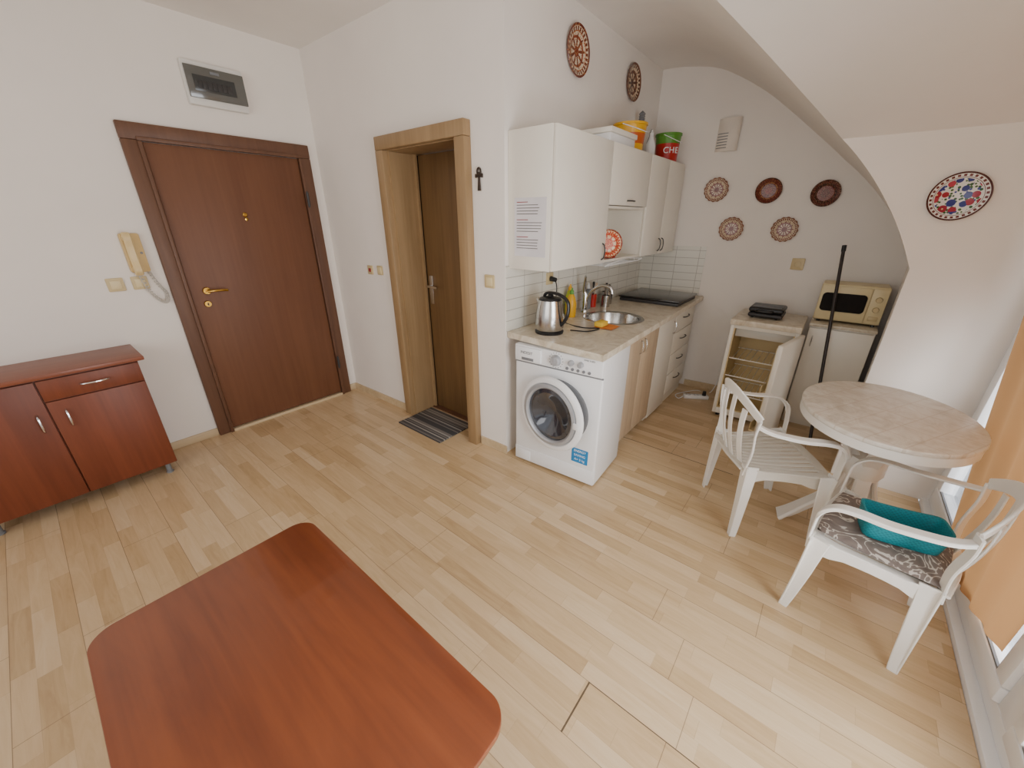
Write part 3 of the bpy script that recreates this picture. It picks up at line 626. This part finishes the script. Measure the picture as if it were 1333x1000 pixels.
# ------------------------------------------------------------ things on wall cabinets
zt=1.985
t=thing("storage_box","white flat cardboard box on wall cabinets","box",(2.66,1.37,zt)); obj("box_body",G().box(2.50,2.86,1.26,1.48,zt,zt+.055,.004),APPL,t); obj("lid",G().box(2.49,2.87,1.25,1.49,zt+.056,zt+.085,.004),WHITE,t)
def bucket(x,y,r,h,mats,label,z=zt):
    t=thing("bucket",label,"bucket",(x,y,z)); F=Matrix.Translation((x,y,z))
    obj("bucket_body",G().lathe([(0,0),(r*.85,0),(r*.87,h*.3)],F,36,0).lathe([(r*.87,h*.3),(r*.93,h*.65)],F,36,1).lathe([(r*.93,h*.65),(r,h),(r*1.04,h),(r*1.04,h*.93),(r,h*.92)],F,36,2).lathe([(0,h*.98),(r,h*.98)],F,36,3),mats,t)
    obj("bucket_handle",G().tube([V((x,y,z+h*.93))+V((r*1.05*math.cos(a),-abs(r*1.08*math.sin(a)),-.5*h*abs(math.sin(a))*.5)) for a in [math.pi*k/20 for k in range(21)]],.003,6),APPL,t); return t
b=bucket(3.0,1.37,.115,.18,[YEL,M("orange_band",(196,90,30),.4),YEL,YEL],"yellow and orange paint bucket on wall cabinets")
def curvetext(s,cx,cy,rr,z,size,a0,da,mat,b,depth=.003):
    for i,ch in enumerate(s):
        a=math.radians(a0+i*da); n=V((math.cos(a),math.sin(a),0)); text(ch,size,frame((cx+n.x*rr,cy+n.y*rr,z),(-math.sin(a),math.cos(a),0),(0,0,1)),mat,b,depth=depth)
b=bucket(3.69,1.34,.10,.21,[RED,RED,GREEN,APPL],"red bucket with green rim and white lettering")
curvetext("CHE",3.69,1.34,.092,zt+.085,.062,-165,28,INKW,b)
bottle("spray_bottle",3.38,1.36,[(.035,0),(.037,.01),(.037,.10),(.02,.14),(.013,.16)],APPL,APPL,"white plastic bottle on the wall cabinets",zt)
bottle("spray_bottle",3.47,1.40,[(.03,0),(.03,.01),(.03,.13),(.02,.16),(.013,.18)],DARK,BLACK,"dark bottle between the buckets",zt)
t=thing("bottle_brush","long handled brush standing between buckets","brush",(3.36,1.45,zt)); obj("handle",G().cyl((3.36,1.45,zt),(3.37,1.45,zt+.2),.006,n=10),APPL,t); obj("bristles",G().lathe([(0,0),(.02,.01)]+[(.025-(k%2)*.006,.015+k*.008) for k in range(14)]+[(0,.135)],Matrix.Translation((3.37,1.45,zt+.2)),16),GREY,t)
# ------------------------------------------------------------ fridge
t=thing("mini_fridge","small cream fridge standing with its door open","fridge",(3.63,.31,0))
x0,x1,y0,y1=3.40,3.86,.09,.54
g=G().box(x0,x1,y0,y0+.025,.03,.80,.003).box(x0,x1,y1-.025,y1,.03,.80,.003).box(x1-.04,x1,y0+.025,y1-.025,.03,.80).box(x0,x1-.04,y0+.025,y1-.025,.03,.08,.003).box(x0,x1-.04,y0+.025,y1-.025,.77,.80,.003)
body=obj("body",g,WHITE,t)
obj("top",G().box(x0-.03,x1,y0-.005,y1+.005,.80,.845,.006),WORKT,t)
LIN=M("fridge_liner",(214,190,140),.45)
obj("liner",G().box(x0+.004,x1-.055,y0+.025,y0+.033,.09,.77).box(x0+.004,x1-.055,y1-.033,y1-.025,.09,.77).box(x1-.055,x1-.041,y0+.026,y1-.026,.081,.769).box(x0+.004,x1-.055,y0+.026,y1-.026,.081,.09),LIN,t)
g=G().box(x0+.04,x1-.06,y0+.035,y1-.035,.70,.765,.005); obj("freezer_box",g,M("freezer_grey",(196,192,182),.3),t)
for z in (.22,.37,.52):
    g=G()
    for k in range(9): g.tube([(x0+.03,y0+.055+k*.0425,z),(x1-.06,y0+.055+k*.0425,z)],.0025,5)
    g.tube([(x0+.03,y0+.034,z),(x0+.03,y1-.034,z)],.005,6).tube([(x1-.08,y0+.034,z),(x1-.08,y1-.034,z)],.004,6); obj("wire_shelf",g,M("shelf_wire",(240,236,226),.4),t)
Fh=Matrix.Translation((x0-.005,y0+.0,0))@Matrix.Rotation(math.radians(-12),4,'Z')
g=G().box(-.43,0,-.035,-.003,.05,.795,.008,3,M=Fh); dr=obj("door",g,WHITE,t)
g=G().box(-.41,-.02,-.004,.006,.08,.77,.004,M=Fh).box(-.38,-.05,.006,.05,.12,.13,.003,M=Fh).box(-.38,-.05,.045,.05,.131,.19,.002,M=Fh).box(-.38,-.05,.006,.045,.42,.43,.003,M=Fh).box(-.38,-.05,.04,.045,.431,.48,.002,M=Fh); obj("door_liner",g,M("door_liner_cream",(220,202,160),.45),dr)
for xx in (x0+.04,x1-.04):
    for yy in (.12,.50): obj("foot",G().cyl((xx,yy,0),(xx,yy,.032),.015,n=12),BLACK,t)
t=thing("sandwich_maker","black sandwich maker on top of the fridge","kitchen appliance",(3.62,.34,.845))
obj("lower_shell",G().box(3.50,3.74,.23,.46,.855,.888,.014,3),DARK,t); obj("upper_shell",G().box(3.50,3.74,.23,.46,.892,.93,.015,3),BLACK,t)
obj("handle",G().ribbon(cr([(3.51,.30,.905),(3.47,.31,.91),(3.47,.39,.91),(3.51,.40,.905)],4),.02,.012,(0,0,1)),BLACK,t)
for a in ((3.54,.27),(3.71,.27),(3.54,.43),(3.71,.43)): obj("foot",G().cyl((a[0],a[1],.845),(a[0],a[1],.86),.01,n=10),BLACK,t)
g=G()
for k in range(3): g.box(3.54+k*.06,3.565+k*.06,.25,.44,.928,.934,.002)
obj("ridge",g,GREY,t)
t=thing("base_cabinet","small white cupboard carrying the microwave","cabinet",(3.83,-.13,0))
obj("body",G().box(3.668,4.0,-.325,.055,.0,.81,.002),WHITE,t); dr=obj("door",G().box(3.65,3.666,-.323,.053,.05,.80,.002),WHITE,t); obj("top",G().box(3.645,4.0,-.33,.06,.811,.835,.004),WORKT,t); obj("handle",bow((3.65,.02,.66),(3.65,.02,.74),(-.02,0,0),.004),CHROME,dr)
t=thing("microwave","cream microwave oven on the white cupboard","microwave",(3.87,-.14,.835))
obj("body",G().box(3.76,4.0,-.33,.055,.85,1.115,.008,3),CREAM,t)
Fm=frame((3.76,-.14,.98),(0,-1,0),(0,0,1))
dr=obj("door",G().box(-.19,.095,-.123,.123,0,.012,.003,M=Fm),CREAM,t)
MW=NT("microwave_window"); MWM=MW.fin(MW.ramp(MW.noise(MW.mp(),20,2),[(.3,(20,15,11)),(.7,(27,20,15))]),.55,0,0,.15)
obj("door_window",G().prism(rrect(-.175,.082,-.058,.075,.026,8),.010,.020,Fm),MWM,dr)
obj("control_panel",G().box(.10,.188,-.123,.123,0,.012,.003,M=Fm),CREAM,t)
for z in (.05,-.02): obj("knob",G().lathe([(0,.028),(.016,.028),(.02,.012),(.02,.01)],Fm@Matrix.Translation((.144,z,0)),20),BEIGE,t)
obj("button",G().box(.116,.17,-.10,-.07,.01,.018,.003,M=Fm),BEIGE,t)
for a in ((3.78,-.3),(3.78,.02),(3.98,-.3),(3.98,.02)): obj("foot",G().cyl((a[0],a[1],.835),(a[0],a[1],.852),.012,n=10),BLACK,t)
t=thing("mop_pole","tall dark metal pole leaning on the cupboard","pole",(3.36,-.16,0))
obj("shaft",G().tube([(3.36,-.16,.0),(3.735,.0,1.37)],.011,12),M("dark_metal_pole",(56,50,48),.35,.4),t)
obj("end_cap",G().tube([(3.728,-.003,1.345),(3.737,.001,1.385)],.014,12),BLACK,t)
t=thing("power_strip","white power strip with cable on the floor","power strip",(3.67,.74,0))
Fs=Matrix.Translation((3.66,.74,0))@Matrix.Rotation(math.radians(-60),4,'Z')
obj("housing",G().box(-.11,.11,-.027,.027,0,.035,.008,3,M=Fs),APPL,t)
for k in (-.07,0,.07): obj("outlet",G().lathe([(.02,.036),(.017,.036),(.016,.030),(0,.030)],Fs@Matrix.Translation((k,0,0)),18),GREY,t)
obj("plug",G().cyl(Fs@V((.07,0,.03)),Fs@V((.07,0,.075)),.019,.015,n=14),BLACK,t)
obj("cable",G().tube(cr([(3.63,.83,.02),(3.55,.86,.005),(3.62,.91,.005),(3.75,.85,.005),(3.85,.78,.005),(3.88,.66,.01),(3.90,.60,.3),(3.89,.58,.6)],6),.004,8),APPL,t)
# ------------------------------------------------------------ plastic table
cx,cy,TA,TB=2.375,-.345,.40,.325
t=thing("garden_table","round white plastic table with marbled top","table",(cx,cy,0))
def ell(a,b,n=64): return [(cx+a*math.cos(2*math.pi*k/n),cy+b*math.sin(2*math.pi*k/n)) for k in range(n)]
obj("table_top",G().prism(ell(TA,TB),.70,.722,bev=.006,seg=3),TTOP,t)
g=G();n=64;vs=[];fs=[]
for (s,z) in ((.99,.700),(.99,.66),(.965,.66),(.965,.700)):
    for k in range(n): vs.append((cx+TA*s*math.cos(2*math.pi*k/n),cy+TB*s*math.sin(2*math.pi*k/n),z))
for i in range(4):
    for k in range(n): fs.append([i*n+k,i*n+(k+1)%n,((i+1)%4)*n+(k+1)%n,((i+1)%4)*n+k])
g.add(vs,fs); obj("rim",g,PLAST,t)
for k in range(4):
    a=math.radians(102+90*k); dx,dy=math.cos(a),math.sin(a); q=(.27,.20,.26,.27)[k]
    P=cr([(cx+dx*.22,cy+dy*.22,.70),(cx+dx*.14,cy+dy*.14,.58),(cx+dx*.06,cy+dy*.06,.42),(cx+dx*.09,cy+dy*.09,.24),(cx+dx*q*.75,cy+dy*q*.75,.08),(cx+dx*q,cy+dy*q,.0)],5)
    W=[.11-.045*math.sin(math.pi*i/(len(P)-1)) for i in range(len(P))]
    obj("leg",G().ribbon(P,W,.022,(-dy,dx,0)).ribbon([p-V((dx*.02,dy*.02,0)) for p in P],.05,.016,(dx,dy,0)),PLAST,t)
obj("brace",G().lathe([(0,.36),(.07,.36),(.085,.39),(.085,.44),(.07,.47),(0,.47)],Matrix.Translation((cx,cy,0)),24),PLAST,t)
# ------------------------------------------------------------ plastic armchair (local: faces +y)
def chair(loc,az,label,sc=1,seatm=PLAST):
    t=thing("plastic_armchair",label,"chair",(0,0,0),"white plastic armchairs")
    g=G()
    for i in range(11):
        u=(i-5)/5; xf=u*.200; xk=u*.158
        g.ribbon(cr([(xf,.215,.395),(xf,.20,.422),(xf*.98,.08,.416),(xk*1.05,-.08,.408),(xk,-.19,.418)],4),.029,.009,(1,0,0))
    g.ribbon(cr([(-.215,.195,.418),(-.1,.207,.423),(0,.21,.423),(.1,.207,.423),(.215,.195,.418)],5),.05,.012,(0,1,0))
    g.ribbon(cr([(-.18,-.185,.415),(0,-.20,.415),(.18,-.185,.415)],5),.045,.012,(0,1,0))
    for s in (-1,1): g.ribbon(cr([(.222*s,.20,.42),(.205*s,.05,.42),(.185*s,-.10,.415),(.175*s,-.19,.415)],5),.04,.012,(1,0,0)); g.ribbon(cr([(.232*s,.20,.385),(.215*s,.0,.40),(.198*s,-.19,.385)],5),[.075]*3+[.05]*5+[.075]*3,.008,(0,0,1))
    g.ribbon(cr([(-.235,.215,.385),(-.1,.226,.40),(.1,.226,.40),(.235,.215,.385)],5),.045,.008,(0,0,1))
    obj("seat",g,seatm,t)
    g=G()
    def bk(x,z):
        k=(z-.42)/.38; return (-.195-.055*k-.02*math.sin(k*math.pi)+.06*(x/.22)**2)
    for i in range(4):
        u=(i-1.5)/1.5; x0,x1=u*.112,u*.135
        top=.785-.05*u*u
        P=[]
        for k in range(11):
            q=k/10; x=x0+(x1-x0)*q; z=.42+(top-.42)*q; P.append((x,bk(x,z),z))
        g.ribbon(P,.036,.007,[(1,.3*u,0)]*11)
    g.ribbon([(x,bk(x,.80-.085*(x/.23)**2),.80-.085*(x/.23)**2) for x in [-.225+.45*k/24 for k in range(25)]],[.045+.018*math.sin(math.pi*k/24) for k in range(25)],.010,[(0,-.15,1)]*25)
    for s in (-1,1): g.ribbon(cr([(.185*s,-.185,.39),(.198*s,bk(.2,.52),.52),(.212*s,bk(.215,.64),.64),(.226*s,bk(.225,.73),.72)],5),.044,.010,(1,-.5*s,0))
    obj("backrest",g,PLAST,t)
    for s in (-1,1):
        P=cr([(.218*s,-.19,.69),(.245*s,-.13,.672),(.262*s,0,.652),(.266*s,.10,.648),(.264*s,.165,.632),(.256*s,.205,.585),(.248*s,.212,.52),(.242*s,.214,.42)],6)
        g=G().ribbon(P,[.038+.009*math.sin(math.pi*min(1,i/30)) for i in range(len(P))],.009,(1,0,0)).ribbon([p+V((.016*s,0,-.007)) for p in P[:34]],.016,.006,(0,0,1))
        obj("armrest",g,PLAST,t)
    for s in (-1,1):
        n=12; W=[.068*(1-i/n)+.032*(i/n) for i in range(n+1)]
        P=cr([(.240*s,.205,.44),(.234*s,.214,.22),(.226*s,.230,0)],6)
        g=G().ribbon(P,W,.008,(1,0,0)); g.ribbon([p+V((.012*s,-W[i]*.45,0)) for i,p in enumerate(P)],W,.008,(0,1,0)); obj("leg",g,PLAST,t)
        P=cr([(.19*s,-.185,.44),(.205*s,-.185,.22),(.214*s,-.186,0)],6)
        g=G().ribbon(P,W,.008,(1,0,0)); g.ribbon([p+V((.012*s,W[i]*.45,0)) for i,p in enumerate(P)],W,.008,(0,1,0)); obj("leg",g,PLAST,t)
    t.location=loc; t.rotation_euler=(0,0,math.radians(az-90)); t.scale=(sc,sc,sc); return t
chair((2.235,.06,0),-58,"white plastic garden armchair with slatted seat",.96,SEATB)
C2=(1.835,-.415,0); A2=78; s2=.92
chair(C2,A2,"white plastic garden armchair with cushion and basket",s2)
R2=Matrix.Translation(C2)@Matrix.Rotation(math.radians(A2-90),4,'Z')@Matrix.Scale(s2,4)
t=thing("seat_cushion","thin grey cushion with white floral swirls","cushion",(C2[0],C2[1],.40))
g=G();vs=[];fs=[];n=20
for sgn in (1,-1):
    for i in range(n+1):
        for j in range(n+1):
            u=-1+2*i/n;v=-1+2*j/n; e=(1-abs(u)**6)*(1-abs(v)**6); k=.97-.05*abs(u*v)**2
            vs.append(R2@V((u*.215*k,.015+v*.205*k,.449+sgn*(.018*e**.5)+.003*math.sin(u*7)*math.cos(v*5)*e)))
N2=(n+1)**2
for s in (0,1):
    for i in range(n):
        for j in range(n): fs.append([s*N2+i*(n+1)+j,s*N2+(i+1)*(n+1)+j,s*N2+(i+1)*(n+1)+j+1,s*N2+i*(n+1)+j+1])
g.add(vs,fs); obj("cushion_cover",g,CUSH,t,sharp=80)
# basket
bz=.434
t=thing("basket","teal soft rectangular woven basket on chair cushion","basket",(1.80,-.425,bz))
Fb=Matrix.Translation((1.80,-.425,bz))@Matrix.Rotation(math.radians(-80),4,'Z')@Matrix.Scale(.95,4)
def bring(a,b,z,lift=0,n=64,ex=.38):
    o=[]
    for k in range(n):
        q=2*math.pi*k/n; c,s_=math.cos(q),math.sin(q)
        x=a*math.copysign(abs(c)**ex,c); y=b*math.copysign(abs(s_)**ex,s_); o.append((x,y,z+lift*(abs(x/a)**3)))
    return o
rings=[bring(.105,.055,0),bring(.116,.064,.006),bring(.120,.068,.03,.002),bring(.124,.072,.055,.006),bring(.127,.075,.080,.012),bring(.129,.077,.085,.013),bring(.129,.077,.094,.013),bring(.122,.070,.094,.012),bring(.118,.066,.082,.010),bring(.112,.062,.04,.004),bring(.10,.052,.012)]
g=G(); L=64; g.add([Fb@V(p) for r in rings for p in r],[[i*L+k,i*L+(k+1)%L,(i+1)*L+(k+1)%L,(i+1)*L+k] for i in range(len(rings)-1) for k in range(L)]+[list(range(L)),[(len(rings)-1)*L+k for k in range(L)]])
tt=NT("teal_weave"); bk_=tt.n('ShaderNodeTexChecker'); tt.l(tt.mp((140,140,140)),bk_.inputs[0]); bk_.inputs['Color1'].default_value=lin((0,134,144)); bk_.inputs['Color2'].default_value=lin((0,116,128)); bk_.inputs['Scale'].default_value=1; tt.bump(bk_.outputs['Fac'],.35,.002)
obj("basket_body",g,tt.fin(bk_.outputs[0],.6),t,sharp=60)
# ------------------------------------------------------------ curtain
g=G();vs=[];fs=[];nu,nv=80,24
for j in range(nv+1):
    v=j/nv
    for i in range(nu+1):
        u=i/nu; zb=.06+.17*u; z=zb+(1.93-zb)*v
        xl=2.36+.5*min(1,max(0,(z-.07)/1.13)); xr=1.67-.05*v
        x=xl+(xr-xl)*u; amp=.007
        vs.append((x,-.726+amp*math.sin(u*30+1.2*math.sin(v*2))+.004*math.sin(u*11+v*3),z))
for j in range(nv):
    for i in range(nu): fs.append([j*(nu+1)+i,j*(nu+1)+i+1,(j+1)*(nu+1)+i+1,(j+1)*(nu+1)+i])
g.add(vs,fs); t=thing("curtain","orange tan fabric curtain at balcony door","curtain",(2.2,-.72,.05)); obj("curtain_fabric",g,CURT,t,sharp=80)
obj("curtain_rod",G().tube([(1.2,-.72,1.935),(2.95,-.72,1.935)],.010,10),CHROME,t)
# ------------------------------------------------------------ lights, world, camera
def area(name,loc,target,sx,sy,e,col=(1,1,1)):
    l=bpy.data.lights.new(name,'AREA'); l.shape='RECTANGLE'; l.size=sx; l.size_y=sy; l.energy=e; l.color=col
    o=bpy.data.objects.new(name,l); o.location=loc; o.rotation_euler=(V(target)-V(loc)).to_track_quat('-Z','Y').to_euler(); COL.objects.link(o)
area("daylight_balcony",(1.1,-1.35,1.6),(1.4,1,.4),2.4,1.8,150,(1,.985,.96))
area("bounce_from_balcony_floor",(1.1,-1.35,.15),(1.6,.6,2.2),2.4,.8,60,(1,.98,.95))
area("back_fill",(-2.2,.6,1.6),(2.4,1.0,1.3),2.4,1.6,30,(1,.97,.93))  # fill lamp added at the open rear side; a window there is only assumed
wd=bpy.data.worlds.new("w"); S.world=wd; wd.use_nodes=True; bg=wd.node_tree.nodes['Background']; bg.inputs[0].default_value=(.98,.98,1,1); bg.inputs[1].default_value=.8
cam=bpy.data.cameras.new("camera"); cam.sensor_width=36; cam.lens=36*503/1333; cam.clip_start=.02
co=bpy.data.objects.new("camera",cam); COL.objects.link(co); co.location=(0,0,1.55)
a=math.radians(39.07);p=math.radians(23)
co.rotation_euler=V((math.cos(p)*math.cos(a),math.cos(p)*math.sin(a),-math.sin(p))).to_track_quat('-Z','Y').to_euler()
S.camera=co
